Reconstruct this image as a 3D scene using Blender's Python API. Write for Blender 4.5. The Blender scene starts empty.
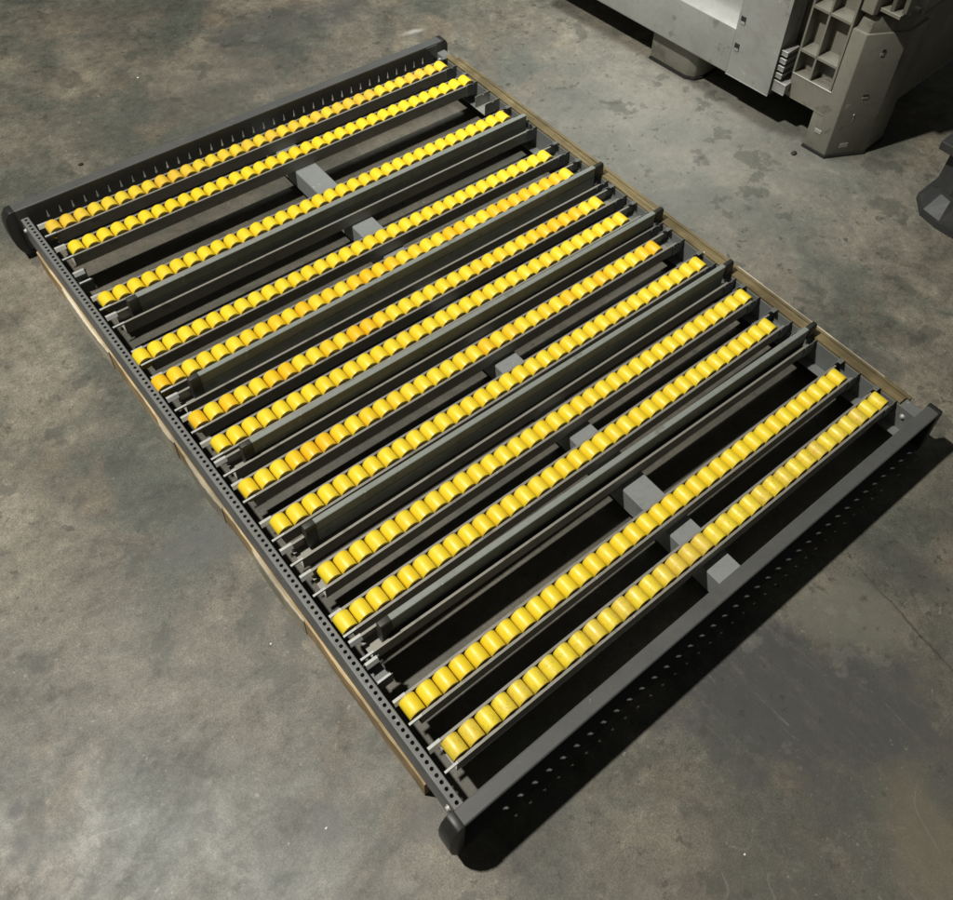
import bpy, bmesh, math, random
from mathutils import Vector, Matrix
random.seed(7)
S = bpy.context.scene
COL = S.collection

# ------------------------------------------------------------------ helpers
# Layout frame: X runs along the roller tracks, Y across them (rows), z up from the floor.
# Blender y is -Y.
def V(X, Y, z): return Vector((X, -Y, z))

class MB:
    """collects shapes into one bmesh, in layout coordinates"""
    def __init__(s): s.bm = bmesh.new()
    def box(s, x0, x1, y0, y1, z0, z1, bev=0.0, seg=1):
        b = bmesh.new()
        bmesh.ops.create_cube(b, size=1)
        for v in b.verts:
            v.co = Vector(((x0+x1)/2 + v.co.x*(x1-x0), -((y0+y1)/2 + v.co.y*(y1-y0)), (z0+z1)/2 + v.co.z*(z1-z0)))
        if bev > 0: bmesh.ops.bevel(b, geom=b.edges[:], offset=bev, segments=seg, affect='EDGES', profile=.5)
        s.join(b); return s
    def join(s, b):
        me = bpy.data.meshes.new('tmp'); b.to_mesh(me); b.free()
        s.bm.from_mesh(me); bpy.data.meshes.remove(me)
    def prism(s, prof, axis, a0, a1, bev=0.0, taper=None):
        """prof: closed 2D outline; axis 'x': (Y,z) swept along X; 'y': (X,z) along Y; 'z': (X,Y) along z.
        taper(p, t) may move a 2D point at end t=1"""
        b = bmesh.new()
        def P(p, a):
            if axis == 'x': return V(a, p[0], p[1])
            if axis == 'y': return V(p[0], a, p[1])
            return V(p[0], p[1], a)
        v0 = [b.verts.new(P(p, a0)) for p in prof]
        v1 = [b.verts.new(P(taper(p) if taper else p, a1)) for p in prof]
        n = len(prof)
        for i in range(n): b.faces.new((v0[i], v0[(i+1) % n], v1[(i+1) % n], v1[i]))
        f0 = b.faces.new(v0); f1 = b.faces.new(list(reversed(v1)))
        bmesh.ops.recalc_face_normals(b, faces=b.faces[:])
        if bev > 0:
            ed = [e for e in b.edges if len(e.link_faces) == 2 and e.calc_face_angle(0) > .5]
            bmesh.ops.bevel(b, geom=ed, offset=bev, segments=2, affect='EDGES', profile=.5)
        s.join(b); return s
    def lathe(s, prof, centre, axis='y', n=28):
        """prof: list of (radius, offset along axis)"""
        b = bmesh.new(); rings = []
        for r, a in prof:
            ring = []
            for k in range(n):
                t = 2*math.pi*k/n; c, q = r*math.cos(t), r*math.sin(t)
                if axis == 'y': p = (centre[0]+c, centre[1]+a, centre[2]+q)
                elif axis == 'x': p = (centre[0]+a, centre[1]+c, centre[2]+q)
                else: p = (centre[0]+c, centre[1]+q, centre[2]+a)
                ring.append(b.verts.new(V(*p)))
            rings.append(ring)
        for i in range(len(rings)-1):
            for k in range(n):
                b.faces.new((rings[i][k], rings[i][(k+1) % n], rings[i+1][(k+1) % n], rings[i+1][k]))
        b.faces.new(rings[0]); b.faces.new(rings[-1])
        bmesh.ops.recalc_face_normals(b, faces=b.faces[:])
        s.join(b); return s
    def perforated(s, O, U, W, N, pitch, n, width, lead, tail, hole, thick):
        """plate starting at O, running along U, width along W, thickness -N; holes: outline 'hole' (u,w) about
        (lead + (k+.5)*pitch, width/2)"""
        b = bmesh.new()
        def quad(p): b.faces.new([b.verts.new(q) for q in p])
        m = len(hole)
        cells = [(lead+k*pitch, lead+(k+1)*pitch) for k in range(n)]
        for side in (0, 1):
            D = -N*thick*side
            P = lambda u, w: O + U*u + W*w + D
            if lead > 1e-6: quad([P(0, 0), P(lead, 0), P(lead, width), P(0, width)])
            if tail > 1e-6:
                e = lead+n*pitch; quad([P(e, 0), P(e+tail, 0), P(e+tail, width), P(e, width)])
            for (u0, u1) in cells:
                uc = (u0+u1)/2; wc = width/2
                inn = [P(uc+h[0], wc+h[1]) for h in hole]
                out = []
                for h in hole:   # project outward on the cell border
                    a = math.atan2(h[1]+1e-9, h[0]); ca, sa = math.cos(a), math.sin(a)
                    hw = pitch/2; hh = width/2
                    t = min(hw/abs(ca) if abs(ca) > 1e-6 else 9, hh/abs(sa) if abs(sa) > 1e-6 else 9)
                    out.append((ca*t, sa*t))
                corners = [(pitch/2, width/2), (-pitch/2, width/2), (-pitch/2, -width/2), (pitch/2, -width/2)]
                for i in range(m):
                    j = (i+1) % m
                    a0 = math.atan2(out[i][1], out[i][0]); a1 = math.atan2(out[j][1], out[j][0])
                    if a1 < a0-1e-9: a1 += 2*math.pi
                    mid = []
                    for c in corners:
                        ac = math.atan2(c[1], c[0])
                        for q in (ac, ac+2*math.pi):
                            if a0+1e-6 < q < a1-1e-6: mid.append((q, c))
                    mid.sort()
                    pts = [inn[i], P(uc+out[i][0], wc+out[i][1])]+[P(uc+c[0], wc+c[1]) for _, c in mid]+[P(uc+out[j][0], wc+out[j][1]), inn[j]]
                    b.faces.new([b.verts.new(q) for q in pts])
        for (u0, u1) in cells:
            uc = (u0+u1)/2; wc = width/2
            for i in range(m):
                j = (i+1) % m
                A = O+U*(uc+hole[i][0])+W*(wc+hole[i][1]); B = O+U*(uc+hole[j][0])+W*(wc+hole[j][1])
                quad([A, B, B-N*thick, A-N*thick])
        bmesh.ops.remove_doubles(b, verts=b.verts[:], dist=1e-6)
        bmesh.ops.recalc_face_normals(b, faces=b.faces[:])
        s.join(b); return s
    def mesh(s, name, m, smooth=False):
        me = bpy.data.meshes.new(name); s.bm.to_mesh(me); s.bm.free()
        me.materials.append(m)
        if smooth:
            for p in me.polygons: p.use_smooth = True
            me.set_sharp_from_angle(angle=math.radians(38))
        return me
    def build(s, name, m, parent=None, smooth=False, loc=(0, 0, 0)):
        o = bpy.data.objects.new(name, s.mesh(name, m, smooth)); COL.objects.link(o)
        o.location = V(*loc)
        if parent: o.parent = parent
        return o

def thing(name, label, cat, loc=(0, 0, 0), rot=0, group=None):
    o = bpy.data.objects.new(name, None); COL.objects.link(o)
    o.empty_display_size = .05
    o.location = V(*loc); o.rotation_euler = (0, 0, rot)
    return tag(o, label, cat, group)
def tag(o, label, cat, group=None, kind=None):
    if label: o['label'] = label
    if cat: o['category'] = cat
    if group: o['group'] = group
    if kind: o['kind'] = kind
    return o
def place(name, me, parent, loc=(0, 0, 0), rot=None):
    o = bpy.data.objects.new(name, me); COL.objects.link(o)
    o.location = V(*loc); o.parent = parent
    if rot is not None: o.rotation_euler = rot
    return o

# ------------------------------------------------------------------ materials
class NG:
    def __init__(s, name):
        s.m = bpy.data.materials.new(name); s.m.use_nodes = True
        s.nt = s.m.node_tree; s.b = s.nt.nodes['Principled BSDF']; s.L = s.nt.links.new
    def n(s, t, **k):
        o = s.nt.nodes.new(t)
        for a, v in k.items():
            if a in o.inputs.keys(): o.inputs[a].default_value = v
            else: setattr(o, a, v)
        return o
    def co(s, scale=(1, 1, 1), rot=(0, 0, 0), loc=(0, 0, 0), out='Object'):
        tc = s.n('ShaderNodeTexCoord'); mp = s.n('ShaderNodeMapping')
        mp.inputs['Scale'].default_value = scale; mp.inputs['Rotation'].default_value = rot; mp.inputs['Location'].default_value = loc
        s.L(tc.outputs[out], mp.inputs['Vector']); return mp.outputs[0]
    def noise(s, vec, scale, detail=5, rough=.55, dist=0.0):
        o = s.n('ShaderNodeTexNoise'); o.inputs['Scale'].default_value = scale; o.inputs['Detail'].default_value = detail
        o.inputs['Roughness'].default_value = rough; o.inputs['Distortion'].default_value = dist
        s.L(vec, o.inputs['Vector']); return o.outputs['Fac']
    def ramp(s, fac, stops, interp='LINEAR'):
        r = s.n('ShaderNodeValToRGB'); r.color_ramp.interpolation = interp
        e = r.color_ramp.elements
        while len(e) < len(stops): e.new(.5)
        for i, (p, c) in enumerate(stops):
            e[i].position = p; e[i].color = (c[0], c[1], c[2], 1) if hasattr(c, '__len__') else (c, c, c, 1)
        s.L(fac, r.inputs[0]); return r.outputs[0]
    def mix(s, fac, a, b, mode='MIX'):
        m = s.n('ShaderNodeMix'); m.data_type = 'RGBA'; m.blend_type = mode; m.clamp_factor = True
        for i, v in ((0, fac), (6, a), (7, b)):
            if hasattr(v, 'links') or isinstance(v, bpy.types.NodeSocket): s.L(v, m.inputs[i])
            elif i == 0: m.inputs[i].default_value = v
            else: m.inputs[i].default_value = (v[0], v[1], v[2], 1) if hasattr(v, '__len__') else (v, v, v, 1)
        return m.outputs[2]
    def math(s, op, a, b=0.0, c=0.0):
        m = s.n('ShaderNodeMath'); m.operation = op
        for i, v in enumerate((a, b, c)):
            if isinstance(v, bpy.types.NodeSocket): s.L(v, m.inputs[i])
            else: m.inputs[i].default_value = v
        return m.outputs[0]
    def bump(s, h, strength=.2, dist=.001):
        b = s.n('ShaderNodeBump'); b.inputs['Strength'].default_value = strength; b.inputs['Distance'].default_value = dist
        s.L(h, b.inputs['Height']); s.L(b.outputs[0], s.b.inputs['Normal'])
    def out(s, col=None, rough=None, metal=0.0, spec=.5):
        if col is not None:
            if isinstance(col, bpy.types.NodeSocket): s.L(col, s.b.inputs['Base Color'])
            else: s.b.inputs['Base Color'].default_value = (*col, 1)
        if rough is not None:
            if isinstance(rough, bpy.types.NodeSocket): s.L(rough, s.b.inputs['Roughness'])
            else: s.b.inputs['Roughness'].default_value = rough
        s.b.inputs['Metallic'].default_value = metal
        s.b.inputs['Specular IOR Level'].default_value = spec
        return s.m

def paint(name, c, dirt=(.2, .18, .14), amt=.35, rough=.45, metal=0.0, scr=.25, spec=.5, sc=1.0):
    g = NG(name); v = g.co(out='Object')
    n1 = g.noise(v, 9*sc, 6, .6); n2 = g.noise(v, 70*sc, 4, .6)
    sv = g.co(scale=(4, 90, 90)); n3 = g.noise(sv, 3, 3, .6)
    f = g.ramp(n1, [(.45, 0), (.72, amt)])
    c1 = g.mix(f, c, dirt)
    c2 = g.mix(g.ramp(n2, [(.5, 0), (.8, .35)]), c1, tuple(x*.55 for x in c))
    c3 = g.mix(g.ramp(n3, [(.66, 0), (.76, scr)]), c2, tuple(min(1, x*2.2+.03) for x in c))
    n4 = g.noise(g.co(loc=(5, 1, 2)), 26*sc, 8, .7)
    c3 = g.mix(g.ramp(n4, [(.655, 0), (.675, scr*1.6)]), c3, tuple(min(1, x*2.4+.05) for x in c))
    n5 = g.noise(g.co(loc=(9, 4, 7)), 14*sc, 7, .65)
    c3 = g.mix(g.ramp(n5, [(.60, 0), (.64, amt*.9)]), c3, tuple(x*.6 for x in dirt))
    g.bump(n2, .08)
    return g.out(c3, g.ramp(n1, [(.3, rough-.08), (.7, rough+.15)]), metal, spec)

M = {}
M['rail'] = paint('grey_rail_paint', (.150, .156, .153), (.10, .095, .08), .4, .5)
M['side'] = paint('dark_grey_side_rail_paint', (.080, .082, .080), (.10, .098, .088), .35, .5)
M['galv'] = paint('galvanised_steel', (.33, .33, .30), (.2, .19, .15), .5, .42, .35)
M['tab'] = paint('bare_zinc_tab', (.50, .51, .49), (.30, .29, .25), .3, .38, .2)
M['lip'] = paint('track_channel_steel', (.28, .27, .235), (.22, .20, .15), .6, .45, .25)
M['guide'] = paint('grey_green_guide_rail', (.23, .25, .23), (.14, .15, .12), .5, .45)
M['dullclip'] = paint('dull_clip_steel', (.16, .17, .165), (.1, .1, .08), .5, .45, .2)
M['cap'] = paint('black_plastic_cap', (.018, .018, .017), (.05, .045, .035), .4, .45)
M['beamcap'] = paint('dark_plastic_end_cap', (.022, .023, .018), (.05, .045, .03), .5, .5)
M['beam'] = paint('pale_grey_beam_paint', (.23, .245, .24), (.16, .16, .145), .35, .5)
M['bolt'] = paint('zinc_bolt', (.75, .74, .70), (.4, .38, .33), .3, .3, .5)
M['binpanel'] = paint('grey_bin_panel_plastic', (.29, .29, .27), (.19, .185, .165), .6, .32, sc=.6)
M['binbody'] = paint('olive_grey_bin_plastic', (.19, .183, .150), (.125, .12, .095), .6, .36, sc=.6)
M['black'] = paint('black_pallet_plastic', (.028, .029, .029), (.05, .048, .042), .5, .5)
M['rubber'] = paint('dark_foot_rubber', (.015, .015, .015), (.03, .03, .025), .4, .7)

def roller_mat(name, ca, cb, speck=0.0, dirt=.25):
    g = NG(name); oi = g.n('ShaderNodeObjectInfo'); v = g.co()
    # offset the texture per roller
    cx = g.n('ShaderNodeCombineXYZ'); g.L(g.math('MULTIPLY', oi.outputs['Random'], 40.0), cx.inputs[0]); g.L(g.math('MULTIPLY', oi.outputs['Random'], 17.0), cx.inputs[1])
    ad = g.n('ShaderNodeVectorMath'); ad.operation = 'ADD'; g.L(v, ad.inputs[0]); g.L(cx.outputs[0], ad.inputs[1]); v = ad.outputs[0]
    base = g.mix(g.ramp(oi.outputs['Random'], [(.35, 0), (.95, 1)]), ca, cb)
    n1 = g.noise(v, 45, 5, .65); n2 = g.noise(v, 260, 4, .7); n3 = g.noise(v, 18, 3)
    c = g.mix(g.ramp(n1, [(.5, 0), (.75, dirt)]), base, (.42, .24, .03))
    c = g.mix(g.ramp(n3, [(.55, 0), (.75, dirt*.8)]), c, (.80, .62, .16))
    if speck: c = g.mix(g.math('MULTIPLY', g.ramp(n2, [(.54, 0), (.66, speck)]), g.ramp(n1, [(.38, 0), (.56, 1)])), c, (.25, .15, .03))
    sx = g.n('ShaderNodeSeparateXYZ'); g.L(g.co(), sx.inputs[0]); ed = g.math('ABSOLUTE', sx.outputs[1])
    rim = g.math('MULTIPLY', g.ramp(ed, [(.0, 0), (.019, 0), (.0262, 1)]), g.ramp(n1, [(.35, 0), (.6, .7)]))
    c = g.mix(rim, c, (.40, .25, .03))
    g.bump(n2, .06)
    g.b.inputs['Subsurface Weight'].default_value = 0
    return g.out(c, g.ramp(n1, [(.35, .32), (.7, .58)]), 0, .5)
Y1, Y2 = (.84, .645, .028), (.83, .61, .022)
OR = (.83, .50, .012)
M['yel'] = roller_mat('yellow_roller', Y1, Y2, 0, .14)
M['mixd'] = roller_mat('mixed_yellow_orange_roller', Y1, OR, 0, .2)
M['old'] = roller_mat('scuffed_old_roller', (.80, .60, .04), (.76, .50, .05), .25, .45)
M['spk'] = roller_mat('dusty_speckled_roller', (.82, .65, .04), (.72, .54, .06), .70, .40)

def wood(name, a, b, c):
    g = NG(name); v = g.co(scale=(60, 2.2, 60)); w = g.co()
    n1 = g.noise(v, 2.2, 6, .65, .6); n2 = g.noise(w, 5, 3); n3 = g.noise(g.co(scale=(200, 9, 200)), 2, 4, .7)
    col = g.ramp(n1, [(.3, a), (.52, b), (.72, c)])
    col = g.mix(g.ramp(n2, [(.45, 0), (.62, .8)]), col, tuple(x*.45 for x in b))
    col = g.mix(g.ramp(n3, [(.6, 0), (.72, .7)]), col, tuple(x*.2 for x in a))
    g.bump(n1, .5, .002)
    return g.out(col, .75, 0, .3)
M['woodback'] = wood('weathered_brown_wood', (.10, .075, .040), (.20, .155, .075), (.30, .25, .15))
M['woodfront'] = wood('orange_tinged_wood', (.30, .19, .085), (.50, .37, .20), (.72, .63, .46))
M['woodpale'] = wood('pale_split_wood', (.30, .25, .17), (.55, .50, .38), (.70, .65, .55))

def concrete():
    g = NG('worn_warehouse_concrete'); v = g.co()
    nv = g.n('ShaderNodeTexNoise'); nv.inputs['Scale'].default_value = 1.7; nv.inputs['Detail'].default_value = 5; g.L(v, nv.inputs['Vector'])
    sub = g.n('ShaderNodeVectorMath'); sub.operation = 'SUBTRACT'; g.L(nv.outputs['Color'], sub.inputs[0]); sub.inputs[1].default_value = (.5, .5, .5)
    scl = g.n('ShaderNodeVectorMath'); scl.operation = 'SCALE'; g.L(sub.outputs[0], scl.inputs[0]); scl.inputs['Scale'].default_value = .30
    wv = g.n('ShaderNodeVectorMath'); wv.operation = 'ADD'; g.L(v, wv.inputs[0]); g.L(scl.outputs[0], wv.inputs[1]); W = wv.outputs[0]
    big = g.noise(W, 1.1, 6, .62); mid = g.noise(W, 6.5, 12, .72); fine = g.noise(v, 30, 10, .78); grain = g.noise(v, 240, 5, .75)
    tint = g.noise(W, 2.1, 5, .6, .3)
    col = g.ramp(big, [(.30, (.074, .073, .060)), (.47, (.142, .130, .102)), (.66, (.224, .203, .157))])
    col = g.mix(g.ramp(tint, [(.40, .75), (.56, 0)]), col, (.074, .082, .068))          # blue grey clouds
    col = g.mix(g.ramp(g.noise(W, 2.9, 5, .6, .6), [(.55, 0), (.72, .55)]), col, (.185, .140, .096))  # warm brown
    m2 = g.ramp(mid, [(.33, .55), (.44, .88), (.56, 1.08), (.68, 1.38)])
    col = g.mix(1.0, col, m2, 'MULTIPLY')
    col = g.mix(1.0, col, g.ramp(fine, [(.28, .50), (.42, .86), (.58, 1.12), (.72, 1.60)]), 'MULTIPLY')
    col = g.mix(1.0, col, g.ramp(grain, [(.28, .50), (.5, 1.0), (.74, 1.60)]), 'MULTIPLY')
    def blob(X, Y, rx, ry, rot, edge=.35, dist=.5, dsc=3.0):
        """soft irregular spot with its own place on the floor"""
        X = -.4748+1.032*(X+.4748); Y = 2.970+1.032*(Y-2.970)
        tc = g.n('ShaderNodeTexCoord'); n = g.n('ShaderNodeTexNoise'); n.inputs['Scale'].default_value = dsc; n.inputs['Detail'].default_value = 7; n.inputs['Roughness'].default_value = .65
        g.L(tc.outputs['Object'], n.inputs['Vector'])
        a = g.n('ShaderNodeVectorMath'); a.operation = 'SUBTRACT'; g.L(n.outputs['Color'], a.inputs[0]); a.inputs[1].default_value = (.5, .5, .5)
        b = g.n('ShaderNodeVectorMath'); b.operation = 'SCALE'; g.L(a.outputs[0], b.inputs[0]); b.inputs['Scale'].default_value = dist
        c = g.n('ShaderNodeVectorMath'); c.operation = 'ADD'; g.L(tc.outputs['Object'], c.inputs[0]); g.L(b.outputs[0], c.inputs[1])
        d = g.n('ShaderNodeVectorMath'); d.operation = 'SUBTRACT'; g.L(c.outputs[0], d.inputs[0]); d.inputs[1].default_value = (X, -Y, 0)
        r = g.n('ShaderNodeVectorRotate'); r.rotation_type = 'Z_AXIS'; g.L(d.outputs[0], r.inputs['Vector']); r.inputs['Angle'].default_value = rot
        q = g.n('ShaderNodeVectorMath'); q.operation = 'MULTIPLY'; g.L(r.outputs[0], q.inputs[0]); q.inputs[1].default_value = (1/rx, 1/ry, 0)
        l = g.n('ShaderNodeVectorMath'); l.operation = 'LENGTH'; g.L(q.outputs[0], l.inputs[0])
        mr = g.n('ShaderNodeMapRange'); mr.inputs['From Min'].default_value = 1+edge; mr.inputs['From Max'].default_value = 1-edge; mr.clamp = True
        g.L(l.outputs['Value'], mr.inputs['Value']); return mr.outputs[0]
    def lay(col, f, c, a): return g.mix(g.math('MULTIPLY', f, a), col, c)
    # worn blue-black patch right of the frame, with scratches
    pt = g.math('MULTIPLY', blob(.80, 2.78, .38, .22, .9, .30, .7, 5.0), g.ramp(g.noise(g.co(scale=(9, 2.6, 1), rot=(0, 0, .1)), 2.2, 9, .75), [(.30, .35), (.52, 1)]))
    col = lay(col, pt, (.048, .050, .053), .85)
    col = lay(col, blob(1.12, 2.72, .16, .09, .8, .3, .2, 4), (.17, .165, .13), .6)
    col = lay(col, blob(1.35, 2.75, .14, .05, 1.3, .5, .25, 5), (.05, .05, .048), .6)
    col = lay(col, blob(1.8, 2.15, .30, .05, .5, .5, .4, 4), (.055, .057, .055), .6)
    col = lay(col, blob(-.14, 1.42, .14, .09, .3, .5, .3, 5), (.085, .092, .09), .6)
    col = lay(col, blob(.25, 3.05, .25, .10, .6, .5, .5, 4), (.12, .10, .075), .5)
    col = lay(col, blob(.77, 3.2, .10, .16, .4, .4, .3, 5), (.20, .165, .10), .5)
    col = lay(col, blob(-.02, 1.94, .06, .14, .5, .6, .25, 7), (.06, .055, .05), .6)
    col = lay(col, blob(-.30, 2.27, .035, .05, .2, .4, .06, 9), (.06, .06, .055), .7)
    col = lay(col, blob(-.12, 2.40, .05, .05, .2, .5, .08, 9), (.06, .06, .055), .6)
    col = lay(col, blob(-.83, 1.78, .018, .02, .2, .4, .03, 20), (.02, .018, .015), .8)
    col = lay(col, blob(-.86, 1.87, .02, .03, .5, .4, .04, 20), (.02, .018, .015), .8)
    col = lay(col, blob(1.5, -.75, .55, .10, -.25, .6, .7, 2.5), (.075, .074, .070), .6)
    col = lay(col, blob(.9, -.45, .5, .18, .2, .6, .7, 2.5), (.085, .083, .075), .4)
    col = lay(col, blob(2.2, .9, .7, .7, 0, .7, .6, 1.6), (.215, .215, .195), .55)
    col = lay(col, blob(1.85, -.35, .05, .015, .2, .5, .05, 9), (.45, .44, .40), .6)
    col = lay(col, blob(.35, 3.15, .75, .45, .6, .6, .8, 1.6), (.095, .085, .070), .45)
    col = lay(col, blob(1.6, 3.2, .8, .6, .2, .6, .6, 1.6), (.085, .085, .075), .5)
    st = g.ramp(g.noise(g.co(loc=(4, 8, 0)), 5.5, 9, .62), [(.600, 0), (.625, 1)])
    col = lay(col, st, (.058, .060, .050), .50)
    st2 = g.ramp(g.noise(g.co(loc=(14, 2, 0)), 11, 8, .6), [(.64, 0), (.66, 1)])
    col = lay(col, st2, (.052, .054, .047), .48)
    st3 = g.ramp(g.noise(g.co(loc=(1, 22, 0)), 7.5, 9, .62), [(.61, 0), (.64, 1)])
    col = lay(col, st3, (.26, .25, .215), .16)
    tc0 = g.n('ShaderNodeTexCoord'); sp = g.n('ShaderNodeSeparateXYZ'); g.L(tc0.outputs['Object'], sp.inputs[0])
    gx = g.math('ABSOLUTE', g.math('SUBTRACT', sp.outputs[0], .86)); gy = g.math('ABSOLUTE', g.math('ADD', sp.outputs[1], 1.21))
    und_shade = g.math('MULTIPLY', g.ramp(gx, [(.82, 1), (.95, 0)]), g.ramp(g.math('MULTIPLY', gy, .5), [(.58, 1), (.63, 0)]))  # shade painted into the floor colour across the frame's footprint
    col = lay(col, und_shade, (.062, .058, .046), .6)
    st4 = g.ramp(g.noise(g.co(loc=(3, 5, 0)), 24, 8, .66), [(.60, 0), (.63, 1)])
    col = lay(col, g.math('MULTIPLY', st4, g.ramp(g.noise(g.co(loc=(6, 6, 0)), 2.2, 5, .6), [(.42, 0), (.56, 1)])), (.040, .038, .030), .62)
    st5 = g.ramp(g.noise(g.co(loc=(13, 15, 0)), 48, 7, .7), [(.63, 0), (.67, 1)])
    col = lay(col, g.math('MULTIPLY', st5, g.ramp(g.noise(g.co(loc=(1, 6, 0)), 2.6, 5, .6), [(.44, 0), (.58, 1)])), (.36, .34, .29), .5)
    # scratches and swirls
    s1 = g.noise(g.co(scale=(34, 3.2, 1), rot=(0, 0, .12)), 1.6, 8, .75, .8)
    s2 = g.noise(g.co(scale=(3.0, 55, 1), rot=(0, 0, .35)), 1.4, 7, .7, 1.5)
    sm = g.noise(v, 1.3, 3)
    col = lay(col, g.math('MULTIPLY', g.ramp(s1, [(.62, 0), (.70, 1)]), g.math('ADD', g.math('MULTIPLY', pt, .8), g.ramp(sm, [(.5, 0), (.65, .45)]))), (.30, .30, .27), .6)
    col = lay(col, g.math('MULTIPLY', g.ramp(s2, [(.63, 0), (.70, 1)]), g.ramp(sm, [(.35, .6), (.5, 0)])), (.05, .048, .043), .7)
    for sc, off, lo, colr, amt, mk in ((1.9, 3.0, .0030, (.30, .29, .25), .22, 2.3), (3.1, 9.0, .0045, (.055, .052, .045), .5, 1.9), (2.4, 17.0, .0020, (.34, .33, .29), .22, 3.1), (5.2, 29.0, .005, (.06, .058, .05), .4, 2.7)):
        cn = g.noise(g.co(loc=(off, off*.7, 0)), sc, 2.2, .5, .5)
        ln = g.ramp(g.math('ABSOLUTE', g.math('SUBTRACT', cn, .5)), [(lo*.3, 1), (lo, 0)])
        mask = g.ramp(g.noise(g.co(loc=(off*2, 3, 0)), mk, 6, .7), [(.56, 0), (.64, 1)])
        col = lay(col, g.math('MULTIPLY', ln, mask), colr, amt)
    # pits and pale specks
    vo = g.n('ShaderNodeTexVoronoi'); vo.inputs['Scale'].default_value = 26; g.L(W, vo.inputs['Vector'])
    pm = g.noise(v, 7, 3)
    col = lay(col, g.math('MULTIPLY', g.ramp(vo.outputs['Distance'], [(.03, 1), (.09, 0)]), g.ramp(pm, [(.58, 0), (.66, 1)])), (.035, .03, .027), .75)
    v2 = g.n('ShaderNodeTexVoronoi'); v2.inputs['Scale'].default_value = 17; g.L(v, v2.inputs['Vector'])
    col = lay(col, g.math('MULTIPLY', g.ramp(v2.outputs['Distance'], [(.02, 1), (.05, 0)]), g.ramp(g.noise(v, 9, 3), [(.62, 0), (.68, 1)])), (.5, .49, .45), .8)
    # crack: thin line through (1.244,2.611) and (1.19,2.99)
    ck = blob(1.215, 2.85, .0035, .20, .14, .6, .03, 9)
    col = lay(col, ck, (.03, .03, .026), .6)
    g.bump(g.math('ADD', g.math('MULTIPLY', fine, .6), g.math('MULTIPLY', grain, .35)), .22, .0025)
    rg = g.ramp(mid, [(.35, .56), (.65, .40)])
    return g.out(col, rg, 0, .5)
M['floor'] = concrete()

# ------------------------------------------------------------------ floor
f = MB(); b = f.bm
vs = [b.verts.new(p) for p in ((-7, -9, -.08), (12, -9, -.08), (12, 8, -.08), (-7, 8, -.08))]; b.faces.new(vs)
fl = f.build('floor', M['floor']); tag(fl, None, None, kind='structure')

# ------------------------------------------------------------------ flow rack frame
PITCH = .0508; HP = .0190505; HY0 = -.0204
frame = thing('flow_rack_frame', 'dark grey steel frame of a roller flow shelf lying flat on the concrete floor', 'rack frame', (0, 0, 0))
# side rails (web with keyhole slots, top and bottom flange turned outwards)
def tear():
    pts = []
    for k in range(9): # wide round bottom
        t = math.pi + math.pi*k/8; pts.append((.0046*math.cos(t), -.010+.0060*math.sin(t)))
    pts += [(.0028, -.002), (.0013, .015)]
    for k in range(1, 4):
        t = math.pi*k/4; pts.append((.0013*math.cos(t), .016+.0013*math.sin(t)))
    pts += [(-.0013, .015), (-.0028, -.002)]
    # start at angle > -pi, counter-clockwise order
    pts.sort(key=lambda p: math.atan2(p[1], p[0]))
    return pts
def side_rail(Yweb, sgn):
    """sgn -1: flanges towards -Y (left rail), +1 towards +Y"""
    m = MB(); x0, x1 = -.072, 1.775; n = 37; p = .0457
    lead = (.028-p/2)-x0; tail = x1-(x0+lead+n*p)
    hole = [(a*(1.3 if sgn > 0 else 1), b_*(1.12 if sgn > 0 else 1)) for a, b_ in tear()]
    # strip carrying the slots (z .045 .. .115), centre .08
    m.perforated(V(x0, Yweb, .042), Vector((1, 0, 0)), Vector((0, 0, 1)), Vector((0, -sgn, 0))*-1, p, n, .072, lead, tail, hole, .002)
    ya, yb = sorted((Yweb, Yweb+sgn*.002))
    m.box(x0, x1, ya, yb, -.0395, .042); m.box(x0, x1, ya, yb, .114, .136)
    yo = Yweb+sgn*.042; ya, yb = sorted((Yweb, yo))
    m.prism([(Yweb, .134), (Yweb+sgn*.0012, .1385), (Yweb+sgn*.004, .140), (yo-sgn*.003, .140), (yo, .1378), (yo, .128), (yo-sgn*.002, .128), (yo-sgn*.002, .1365), (yo-sgn*.004, .138), (Yweb+sgn*.004, .138), (Yweb+sgn*.0024, .134)], 'x', x0, x1)
    m.box(x0, x1, min(Yweb+sgn*.002, Yweb+sgn*.042), max(Yweb+sgn*.002, Yweb+sgn*.042), -.0395, -.0375)
    o = m.build('side_rail', M['side'], frame)
    # end caps
    y0, y1 = sorted((Yweb-sgn*.0015, yo+sgn*.0015))
    near = [(-.0705, .1405), (-.0865, .1405), (-.0925, .138), (-.107, .118), (-.1135, .090), (-.1135, .040), (-.108, -.005), (-.0985, -.035), (-.088, -.055), (-.0705, -.058)]
    MB().prism(near, 'y', y0, y1, .0022).build('end_cap', M['cap'], o, True)
    far = [(2*.852-q[0]-.0005, q[1]) for q in near]
    far = [(min(x, 1.807) if x > 1.807 else x, z) for x, z in far]
    MB().prism(list(reversed(far)), 'y', y0, y1, .0022).build('end_cap', M['cap'], o, True)
    return o
side_rail(-.036, -1)
side_rail(2.454, 1)
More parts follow.
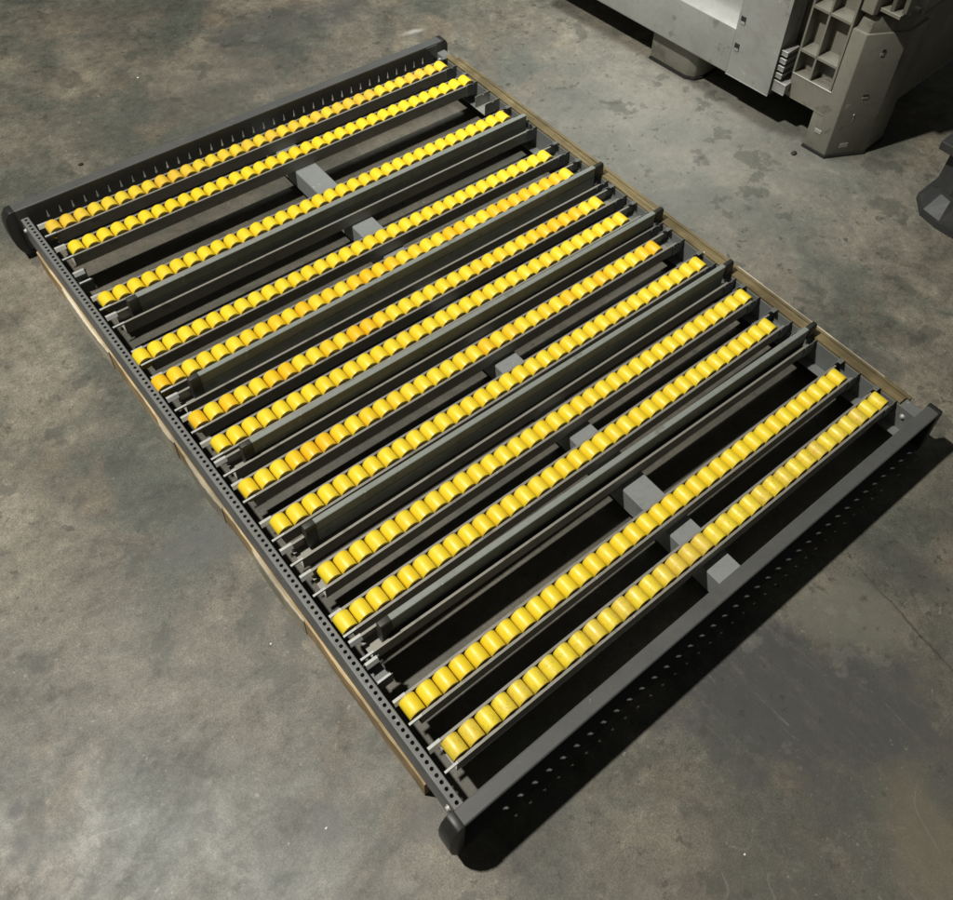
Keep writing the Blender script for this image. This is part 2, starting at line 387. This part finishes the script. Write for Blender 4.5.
# front rail with its row of round holes
m = MB(); NH = 130
circ = [(.0053*math.cos(-math.pi+1e-3+2*math.pi*k/12), .0053*math.sin(-math.pi+1e-3+2*math.pi*k/12)) for k in range(12)]
y0h = HY0-HP/2; ya, yb = -.0335, 2.4535
m.perforated(V(-.0592, ya, .100), Vector((0, -1, 0)), Vector((1, 0, 0)), Vector((0, 0, 1)), HP, NH, .0210, y0h-ya, yb-(y0h+NH*HP), circ, .002)
m.prism([(-.0592, .100), (-.0612, .0993), (-.0625, .0978), (-.0625, .001), (-.0605, .001), (-.0605, .0965), (-.0592, .098)], 'y', ya, yb)
m.prism([(-.0382, .100), (-.0368, .0992), (-.036, .0975), (-.036, .052), (-.038, .052), (-.038, .098), (-.0382, .098)], 'y', ya, yb)
m.box(-.0605, -.040, ya, yb, .001, .003)
m.build('front_rail', M['rail'], frame)
# back rail
m = MB()
m.prism([(1.748, .002), (1.748, .092), (1.7495, .0945), (1.787, .0945), (1.790, .0925), (1.790, .080), (1.788, .080), (1.788, .0925), (1.750, .0925), (1.750, .004), (1.7135, .004), (1.7135, .002)], 'y', ya, yb)
xs = 1.7135   # trapezoid tongues of the bottom flange
for yy in (.12, .36, .68, 1.33, 1.50, 1.72, 1.86, 2.12, 2.26, 2.42):
    pass
m.build('back_rail', M['rail'], frame)
# centre beam
m = MB(); m.prism([(.864, -.030), (.864, .046), (.8675, .0498), (.950, .0498), (.9535, .046), (.9535, -.030)], 'y', -.0325, 2.4525)
m.build('centre_beam', M['beam'], frame, True)
def bolt(X, Y, z, ax=1):
    o = MB().lathe([(.0001, .0), (.0085, .0), (.0085, .0015), (.0062, .0022), (.0066, .0060), (.005, .0075), (.0001, .0078)] if ax > 0 else [(.0001, .0), (.0085, .0), (.0085, -.0015), (.0062, -.0022), (.0066, -.0060), (.005, -.0075), (.0001, -.0078)], (X, Y, z), 'x', 14)
    return o.build('bolt', M['bolt'], frame, True)
bolt(-.0625, -.010, .066, -1); bolt(-.0625, 2.425, .060, -1); bolt(1.748, 2.412, .062, -1); bolt(1.748, -.012, .07, -1)
# splice plates at the far corners of the frame
m = MB()
m.prism([(1.700, .005), (1.7475, .005), (1.7475, .092), (1.735, .092), (1.700, .06)], 'y', 2.4505, 2.4525)
m.prism([(1.690, .135), (1.7475, .06), (1.7475, .135)], 'y', -.0335, -.0315)
m.build('corner_gusset', M['dullclip'], frame)

# ------------------------------------------------------------------ roller tracks
def chan_prof(h, top=.100, bot=.0515):
    return [(-h, top), (-h, bot), (h, bot), (h, top), (h-.0075, top), (h-.0075, top-.002), (h-.002, top-.002), (h-.002, bot+.002), (-h+.002, bot+.002), (-h+.002, top-.002), (-h+.0075, top-.002), (-h+.0075, top)]
H1, H2 = .0365, .031
mesh_chan = MB().prism(chan_prof(H1), 'x', .004, 1.712).mesh('track_channel', M['lip'])
mesh_gchan = MB().prism(chan_prof(H2), 'x', .004, 1.712).mesh('guide_channel', M['lip'])
def hooks_near(h, side, m=None):
    m = m or MB()
    if side < 0:   # far-side tab, its bent plate faces the viewer's side
        m.prism([(-h-.001, .1030), (-h-.001, .1010), (-h+.0060, .1010), (-h+.0125, .0900), (-h+.0140, .0908), (-h+.0072, .1030)], 'x', -.0300, .0060, .0005)
    else:
        m.prism([(h+.001, .1030), (h+.001, .0960), (h-.0003, .0960), (h-.0003, .1010), (h-.0050, .1010), (h-.0056, .1030)], 'x', -.0310, .0075, .0005)
    return m
def clip_far(h, m=None):
    m = m or MB()
    for s in (-1, 1):
        y0, y1 = sorted((s*(h+.0004), s*(h+.0030)))
        m.prism([(1.6915, .092), (1.6945, .1045), (1.7200, .1045), (1.7225, .099), (1.7275, .099), (1.7300, .1060), (1.7475, .1060), (1.7475, .052), (1.6960, .052)], 'y', y0, y1)
    m.box(1.6960, 1.7475, -h-.003, h+.003, .0495, .0512)
    m.box(1.724, 1.744, -h-.001, -h+.0125, .1065, .109, .0008)
    return m
mesh_hl = hooks_near(H1, -1).mesh('hook_tab', M['tab']); mesh_hr = hooks_near(H1, 1).mesh('hook_tab', M['tab'])
mesh_gl = hooks_near(H2, -1).mesh('hook_tab', M['tab']); mesh_gr = hooks_near(H2, 1).mesh('hook_tab', M['tab'])
mesh_cf = clip_far(H1).mesh('end_clip', M['dullclip']); mesh_gf = clip_far(H2).mesh('end_clip', M['dullclip'])
RR = .0238; RW = .0262
prof = [(.004, -RW+.004), (.010, -RW+.004), (.0105, -RW+.001), (.0205, -RW+.001), (.0215, -RW), (RR-.0018, -RW), (RR-.0005, -RW+.0007), (RR, -RW+.0022), (RR+.0002, 0)]
prof = prof + [(r, -a) for r, a in reversed(prof[:-1])]
mesh_roll = {k: MB().lathe(prof, (0, 0, 0), 'y', 30).mesh('roller', M[k], True) for k in ('yel', 'mixd', 'old', 'spk')}
mesh_axle = MB().lathe([(.0001, -H1-.0012), (.0024, -H1-.0010), (.0024, H1+.0010), (.0001, H1+.0012)], (0, 0, 0), 'y', 8).mesh('axle', M['galv'], True)
YR = [.0665, .2090, .4965, .7885, .9205, 1.1110, 1.2290, 1.4100, 1.5640, 1.7690, 1.9110, 2.1930, 2.3345]
SR = [.23, .61, .14, -.16, -.10, .15, .35, .20, .31, .72, -.02, .04, .46]
NR = [34, 34, 34, 34, 34, 33, 33, 33, 34, 34, 34, 34, 34]
ER = [33.34, 33.73, 33.11, 32.56, 32.47, 32.05, 32.28, 32.05, 33.38, 33.54, 32.79, 32.99, 33.55]
SR0 = [.23, .61, .14, -.26, -.30, .15, .35, .10, .31, .75, -.10, .04, .47]
KIND = ['old', 'yel', 'yel', 'yel', 'mixd', 'mixd', 'yel', 'mixd', 'yel', 'yel', 'yel', 'yel', 'spk']
LAB = ['scuffed amber roller track right beside the slotted far left side rail',
       'yellow roller track between the scuffed amber track and the gap with empty brackets',
       'yellow roller track between the empty bracket gap and the leftmost tall guide rail',
       'yellow roller track just right of the leftmost tall guide rail',
       'mixed yellow and orange roller track hugging the left side of the second guide rail',
       'deep orange-yellow roller track just right of the second guide rail',
       'bright yellow roller track hugging the left side of the third, middle guide rail',
       'orange-yellow roller track just right of the third, middle guide rail',
       'bright yellow roller track hugging the left side of the fourth guide rail',
       'yellow roller track just right of the fourth guide rail from the left',
       'yellow roller track hugging the left side of the guide rail nearest the wide dark gap',
       'clean glossy yellow roller track, second from the near right side rail',
       'dusty brown-speckled yellow roller track beside the near right side rail']
for i in range(13):
    t = thing('roller_track', LAB[i], 'roller track', (0, YR[i], 0), 0, 'roller tracks laid across the frame')
    place('track_channel', mesh_chan, t)
    place('hook_tab', mesh_hl, t); place('hook_tab', mesh_hr, t); place('end_clip', mesh_cf, t)
    s = SR0[i]*PITCH; e = ER[i]*PITCH; n = NR[i]; p = (e-s)/(n-1)
    s += .0015
    for k in range(n):
        r = place('roller', mesh_roll[KIND[i]], t, (s+k*p, 0, .0893), (0, random.uniform(0, 6.28), 0))

# ------------------------------------------------------------------ guide rails
BM = [(.598, 0, .5945, .5925), (1.0137, 0, 1.0030, .9955), (1.3065, 0, 1.3110, 1.3150), (1.6640, 0, 1.6440, 1.6560), (2.0080, .0260, 1.9960, 2.0220)]
gp = [(-.0088, .1535), (-.0072, .155), (.0072, .155), (.0088, .1535), (.0088, .116), (.0078, .1145), (.0078, .1115), (.0092, .110), (.0092, .060), (-.0092, .060), (-.0092, .110), (-.0078, .1115), (-.0078, .1145), (-.0088, .116)]
mesh_guide = MB().prism(gp, 'x', -.815, .845).mesh('guide_profile', M['guide'])
def gcap(x0, x1, zb, w=.0125):
    return MB().prism([(-w, .148), (-w+.004, .1562), (w-.004, .1562), (w, .148), (w+.002, .11), (w+.002, zb), (-w-.002, zb), (-w-.002, .11)], 'x', x0, x1, .0015)
mesh_capn = gcap(-.846, -.813, .064).mesh('end_cap', M['beamcap'], True)
mesh_capf = gcap(.8265, .868, .1075, .0105).mesh('end_cap', M['beamcap'], True)
GL = ['leftmost of the five tall grey-green guide rails',
      'second from the left of the five tall grey-green guide rails',
      'middle one of the five tall grey-green guide rails',
      'fourth from the left of the five tall grey-green guide rails',
      'slightly askew grey-green guide rail along the wide dark gap, rightmost of the five']
for i, (yc, dy, yn, yf) in enumerate(BM):
    t = thing('guide_rail', GL[i], 'guide rail', (.89, yc, 0), -math.atan(dy/1.71), 'tall guide rails between the roller tracks')
    def pl(nm, me, x=0, y=0, r=0): return place(nm, me, t, (x, y, 0), (0, 0, r))
    pl('guide_channel', mesh_gchan, -.89); pl('hook_tab', mesh_gl, -.89); pl('hook_tab', mesh_gr, -.89); pl('end_clip', mesh_gf, -.89)
    y = (yn+yf)/2-yc; r = -math.atan((yf-yn-dy)/1.71)
    pl('guide_profile', mesh_guide, -.02, y, r)
    pl('end_cap', mesh_capn, 0, y, r)
    if i: pl('end_cap', mesh_capf, 0, y, r)

# ------------------------------------------------------------------ empty mounting brackets
def near_bracket(label, Y, h):
    t = thing('mounting_bracket', label, 'bracket', (0, Y, 0), 0, 'empty mounting brackets hooked on the frame')
    place('hook_tab', mesh_gl, t); place('hook_tab', mesh_gr, t)
    MB().prism([(-H2, .100), (-H2, .052), (H2, .052), (H2, .100), (H2-.002, .100), (H2-.002, .054), (-H2+.002, .054), (-H2+.002, .100)], 'x', -.034, .012).build('cradle', M['dullclip'], t)
near_bracket('empty hook bracket on the front rail, left of the third roller track', .3525, H2)
near_bracket('empty hook bracket on the front rail at the wide dark gap', 2.0780-.010+.0, H2)
t = thing('mounting_bracket', 'open U-shaped steel bracket hanging empty on the back rail near the far corner', 'bracket', (0, .362, 0), 0, 'empty mounting brackets hooked on the frame')
m = MB()
for s in (-1, 1):
    y0, y1 = sorted((s*.0310, s*.0332))
    m.prism([(1.672, .052), (1.672, .102), (1.676, .1045), (1.706, .1045), (1.709, .099), (1.715, .099), (1.718, .106), (1.7475, .106), (1.7475, .052)], 'y', y0, y1)
m.box(1.6715, 1.7475, -.0332, .0332, .0497, .0517)
m.build('cradle', M['galv'], t)

# ------------------------------------------------------------------ wooden battens
def batten(name, label, mat, Y0, Y1, xin, z0, z1, edge, step=.02, zj=.0008, topedge=None):
    """irregular long strip: xin inner X, edge(Y) outer X"""
    b = bmesh.new(); prev = None; n = max(2, int((Y1-Y0)/step))
    for k in range(n+1):
        Y = Y0+(Y1-Y0)*k/n; xo = edge(Y)+random.uniform(-.0006, .0006); zt = z1+random.uniform(-zj, zj)
        xi = xin(Y) if callable(xin) else xin
        xc = xo+(xi-xo)*.12
        ring = [b.verts.new(V(xi, Y, z0)), b.verts.new(V(xi, Y, zt)), b.verts.new(V(xc, Y, zt)), b.verts.new(V(xo, Y, zt-.0015)), b.verts.new(V(xo, Y, z0))]
        if prev:
            for i in range(5): b.faces.new((prev[i], prev[(i+1) % 5], ring[(i+1) % 5], ring[i]))
        else: b.faces.new(ring)
        prev = ring
    b.faces.new(prev); bmesh.ops.recalc_face_normals(b, faces=b.faces[:])
    m = MB(); m.join(b); o = m.build(name, mat); tag(o, label, 'wooden batten', 'wooden battens along the frame'); return o
def fe(Y):
    return -.0680-.0012*math.sin(Y*7)+.0008*math.sin(Y*31)
batten('wooden_batten', 'rough brown wooden batten peeking out under the perforated front rail', M['woodfront'], .035, 2.335, -.022, -.0792, .0002, fe)
for (a, b_, lab) in ((.26, .62, 'pale wood splinter strip along the front batten beside the third roller track'), (.96, 1.07, 'short pale wood strip along the front batten near the second guide rail'), (1.14, 1.36, 'pale wood strip along the front batten near the middle guide rail'), (1.53, 1.80, 'long pale wood strip along the front batten near the fourth guide rail')):
    batten('wood_splinter', lab, M['woodpale'], a, b_, -.0670, -.0790, .0012, lambda Y, a=a, b_=b_: -.0700-.0060*max(.12, math.sin(math.pi*min(1, max(0, (Y-a)/(b_-a))))**.5), .012, .0008)
batten('wooden_batten', 'weathered brown plank lying on top of the back rail under the guide rail ends', M['woodback'], .022, 2.385, 1.7495, .0950, .1040, lambda Y: 1.7845, .02, .0008)
batten('wooden_batten', 'thin outer wood strip with a pale bright edge behind the plank on the back rail', M['woodback'], .055, 2.395, 1.7915, -.0792, .0985, lambda Y: 1.8050, .02, .0010)
batten('wood_splinter', 'narrow bright wood sliver along the outer back edge nearest the right side rail', M['woodpale'], 1.66, 2.29, 1.7995, .0990, .1012, lambda Y: 1.8035, .02, .0004)

# ------------------------------------------------------------------ bulk bin
TH = .07486
binr = thing('bulk_bin', 'grey plastic bulk container on feet with a door panel and ribbed corner', 'plastic bin', (2.7686, 1.3477, -.08), TH); binr.scale = (1.032, 1.032, 1.032)
# local: X = depth behind the front face, Y = along the front (0 at the front corner edge of the post)
m = MB()
m.box(.075, .12, -1.66, -.02, .18, 1.0, .004)            # front wall behind door and ribs
m.box(.22, 1.05, .045, .085, .62, 1.0, .004)              # side wall upper
m.box(.22, 1.05, .030, .070, .18, .62, .004)
m.box(1.0, 1.05, -1.66, .045, .18, 1.0, .004)
m.box(.12, 1.05, -1.70, -1.66, .18, 1.0, .004)
m.box(.06, 1.05, -1.66, .03, .175, .21, .004)             # deck
m.build('bin_wall', M['binbody'], binr)
m = MB()                                                  # corner post with rounded top
plan = [(0, -.066), (0, -.004), (.155, .089), (.30, .089), (.30, -.066)]
m.prism(plan, 'z', .014, .575, .003)
m.prism([(.0006, -.112), (.0006, -.050), (.28, -.050), (.28, -.112)], 'z', .0145, .190, .003)
m.prism([(.012, -.060), (.012, -.006), (.157, .084), (.29, .084), (.29, -.060)], 'z', .570, .64, .004, taper=lambda p: (p[0]+.02, p[1]*.86))
m.build('corner_post', M['binbody'], binr, True)
m = MB()                                                  # bottom band below the ribs
m.box(.0005, .074, -.246, -.0675, .182, .290, .003)
m.build('bottom_band', M['binbody'], binr, True)
m = MB()                                                  # ribbed corner panel
m.box(.0605, .074, -.250, -.069, .292, 1.0)
for y in (-.2480, -.171, -.0745): m.prism([(.002, .292), (.060, .292), (.060, 1.0), (.002, 1.0)], 'y', y-.0045, y+.0045, .001)
for z in (.395, .585, .775, .95): m.prism([(.002, z-.006), (.060, z-.018), (.060, z+.018), (.002, z+.006)], 'y', -.245, -.077, .001)
m.build('ribbed_panel', M['binbody'], binr)
m = MB()                                                  # upper corner block with ribs above the post
m.prism([(.004, -.062), (.004, -.012), (.02, -.004), (.12, -.004), (.12, -.062)], 'z', .650, 1.0, .003)
m.box(.105, .12, -.004, .082, .655, 1.0)
for z in (.672, .80, .92): m.box(.03, .105, -.003, .078, z-.006, z+.006, .001)
m.prism([(.03, .034), (.04, .044), (.105, .044), (.105, .034)], 'z', .679, 1.0)
m.prism([(.05, .072), (.06, .084), (.12, .084), (.12, .072)], 'z', .679, 1.0)
m.build('upper_corner', M['binbody'], binr)
m = MB()                                                  # base rubber
m.prism([(-.003, -.114), (-.003, -.002), (.154, .092), (.30, .092), (.30, -.114)], 'z', .001, .0135)
m.build('foot_pad', M['rubber'], binr)
# door panel
m = MB(); F = -.055
m.prism([(F, .178), (F+.004, .172), (.055, .172), (.055, 1.0), (F+.055, 1.0), (F+.055, .450), (F+.042, .418), (F, .376)], 'y', -1.60, -.515, .002)
m.box(F, .055, -.5145, -.306, .172, 1.0, .004)
m.build('door_panel', M['binpanel'], binr, True)
for z in (.430, .308):
    o = MB().prism([(F-.0012, z-.017), (F-.0012, z+.015), (F+.0006, z+.015), (F+.0006, z-.017)], 'y', -.507, -.483).build('latch_slot', M['rubber'], binr)
    MB().prism([(F-.0030, z-.017), (F-.0014, z-.017), (F-.0014, z-.006), (F-.0020, z-.006)], 'y', -.505, -.485).build('latch_lip', M['binpanel'], o)
# hinge knuckles
for k, z in enumerate((.200, .262, .296, .330, .364)):
    m = MB(); h = .046 if k == 0 else .018
    m.box(-.040, .035, -.3055 if k else -.300, -.274+(.03 if k == 0 else 0), z, z+h, .003)
    m.build('hinge_knuckle', M['binpanel'], binr, True)
# feet
def foot(y0, y1):
    m = MB(); m.prism([(.0, y0), (.0, y1-.05), (.02, y1-.015), (.06, y1), (.25, y1), (.25, y0)], 'z', .014, .174, .006, taper=lambda p: (p[0]-.002, p[1]))
    o = m.build('foot', M['binbody'], binr, True)
    MB().prism([(-.004, y0), (-.004, y1-.05), (.018, y1-.012), (.058, y1+.004), (.25, y1+.004), (.25, y0)], 'z', .001, .0135).build('foot_pad', M['rubber'], o)
foot(-.955, -.695); foot(-1.86, -1.70)
# marks on the post
def onch(t, z, w, h, mat, nm):
    # chamfer face runs (0,-.004) -> (.155,.089)
    L = math.hypot(.155, .093); dx, dy = .155/L, .093/L; nx, ny = -dy, dx
    cx, cy = .155*t, -.004+.093*t
    P = [(cx-dx*w, cy-dy*w), (cx+dx*w, cy+dy*w)]
    q = [(P[0][0]-nx*0+.0*nx, P[0][1])]
    pl = [P[0], P[1], (P[1][0]+nx*-.0+(-dy)*-.0, P[1][1])]
    out = [(P[0][0]-dy*.002, P[0][1]+dx*.002), (P[1][0]-dy*.002, P[1][1]+dx*.002), (P[1][0]+dy*.004, P[1][1]-dx*.004), (P[0][0]+dy*.004, P[0][1]-dx*.004)]
    MB().prism(out, 'z', z-h, z+h).build(nm, mat, binr)
onch(.52, .485, .007, .006, M['binpanel'], 'rivet'); onch(.54, .500, .006, .006, M['rubber'], 'rivet_hole')
onch(.50, .300, .012, .004, M['rubber'], 'drain_slot'); onch(.50, .290, .012, .004, M['binpanel'], 'drain_slot_lip')
onch(.40, .060, .018, .010, M['binpanel'], 'foot_notch')
MB().box(-.003, .004, -.078, -.050, .098, .112, .001).build('mould_mark', M['binpanel'], binr)

# ------------------------------------------------------------------ black pallet corner at the right edge
pal = thing('black_pallet', 'black plastic pallet corner cut off by the right edge of the photo', 'pallet', (2.7913, 1.8348, -.08), .05); pal.scale = (1.032, 1.032, 1.032)
m = MB()
m.prism([(.085, -.085), (.005, -.02), (-.015, .06), (-.01, .9), (.9, .9), (.9, -.085)], 'z', .001, .030)
m.build('base_runner', M['black'], pal)
m = MB()
m.prism([(.08, -.078), (.012, -.018), (-.004, .06), (.05, .12), (.20, .12), (.20, -.078)], 'z', .0305, .085, 0, taper=lambda p: (p[0]*.75+.065, p[1]*.6+.012))
m.prism([(.11, -.050), (.085, .03), (.12, .10), (.30, .10), (.30, -.050)], 'z', .080, .26, 0, taper=lambda p: (p[0]+.03, p[1]))
m.build('corner_block', M['black'], pal)
m = MB(); m.prism([(.06, -.08), (.05, .9), (.9, .9), (.9, -.08)], 'z', .262, .30, .004); m.build('deck', M['black'], pal)

# ------------------------------------------------------------------ small debris
def crumb(name, label, X, Y, r, mat, cat):
    b = bmesh.new(); bmesh.ops.create_icosphere(b, subdivisions=2, radius=r)
    for v in b.verts:
        v.co *= random.uniform(.75, 1.2); v.co.z *= .55; v.co.x *= 1.3; v.co += Vector((-.4748+1.032*(X+.4748), -(2.970+1.032*(Y-2.970)), r*.5-.08))
    m = MB(); m.join(b); o = m.build(name, mat, None, True); tag(o, label, cat, 'small debris scattered on the floor'); return o
M['crumb'] = paint('pale_plaster_crumb', (.75, .74, .68), (.5, .48, .4), .3, .7)
M['chip'] = paint('black_rubber_chip', (.02, .018, .015), (.04, .035, .03), .3, .7)
crumb('rubber_chip', 'black chip on the floor left of the far left side rail', .255, -.326, .008, M['chip'], 'debris')
crumb('plaster_crumb', 'white crumb on the floor beyond the far left side rail', .684, -.730, .004, M['crumb'], 'debris')
crumb('plaster_crumb', 'white crumb on the floor left of the front rail, beside the fourth guide rail', -.170, 1.80, .0028, M['crumb'], 'debris')
crumb('plaster_crumb', 'white crumb on the bottom floor area left of the near black end cap', -.300, 2.268, .0025, M['crumb'], 'debris')
crumb('plaster_crumb', 'white crumb on the floor right of the near right side rail', .420, 2.93, .0025, M['crumb'], 'debris')
crumb('plaster_crumb', 'small white crumb on the back rail plank left of the fourth guide rail', 1.752, 1.585, .0025, M['crumb'], 'debris').location = (-.07, 0, .1845)
crumb('rubber_chip', 'brown-black chip on the floor in front of the bulk bin corner foot', 2.59, 1.30, .011, M['chip'], 'debris')

# ------------------------------------------------------------------ camera
cam = bpy.data.cameras.new('camera'); co = bpy.data.objects.new('camera', cam); COL.objects.link(co); S.camera = co
Rr = [[0.7638751652021649, 0.6431384044293426, -0.053551141308517985], [-0.4543347290923966, 0.5948430308242803, 0.6631302455930682], [0.45833905127962205, -0.482218582623963, 0.746585931185575]]
def bl(v): return Vector((v[0], -v[1], -v[2]))
right, down, fwd = bl(Rr[0]), bl(Rr[1]), bl(Rr[2])
mt = Matrix((right, -down, -fwd)).transposed()
co.matrix_world = Matrix.Translation(Vector((-.47481, -2.97009, 2.40099+.1))) @ mt.to_4x4()
cam.sensor_fit = 'HORIZONTAL'; cam.sensor_width = 36; cam.lens = 982.4946/953*36
cam.shift_x = (476.5-520.548)/953; cam.shift_y = (329.2035-450)/953
cam.clip_start = .05; cam.clip_end = 100

# ------------------------------------------------------------------ light
w = bpy.data.worlds.new('World'); S.world = w; w.use_nodes = True
w.node_tree.nodes['Background'].inputs[0].default_value = (.95, 1, .92, 1); w.node_tree.nodes['Background'].inputs[1].default_value = .05
def spot(name, loc, tgt, power, cone, blend, size, col):
    l = bpy.data.lights.new(name, 'SPOT'); l.energy = power; l.spot_size = math.radians(cone); l.spot_blend = blend; l.shadow_soft_size = size; l.color = col
    o = bpy.data.objects.new(name, l); COL.objects.link(o); o.location = V(*loc)
    d = (V(*tgt)-V(*loc)); o.rotation_euler = d.to_track_quat('-Z', 'Y').to_euler(); return o
spot('ceiling_or_fill_lamp', (-1.90, .25, 6.75), (.45, 1.05, 0), 2650, 66, .5, .13, (1, .965, .89))
spot('ceiling_or_fill_lamp', (1.2, -.6, 6.4), (2.6, .2, 0), 1700, 32, 1.0, .9, (.94, 1, 1))  # unseen soft fill spot, added to brighten the bin and the floor near it

S.view_settings.view_transform = 'Standard'; S.view_settings.look = 'None'
S.view_settings.exposure = 0; S.view_settings.gamma = 1
S.render.engine = 'CYCLES'
S.render.resolution_x = 1024; S.render.resolution_y = 967
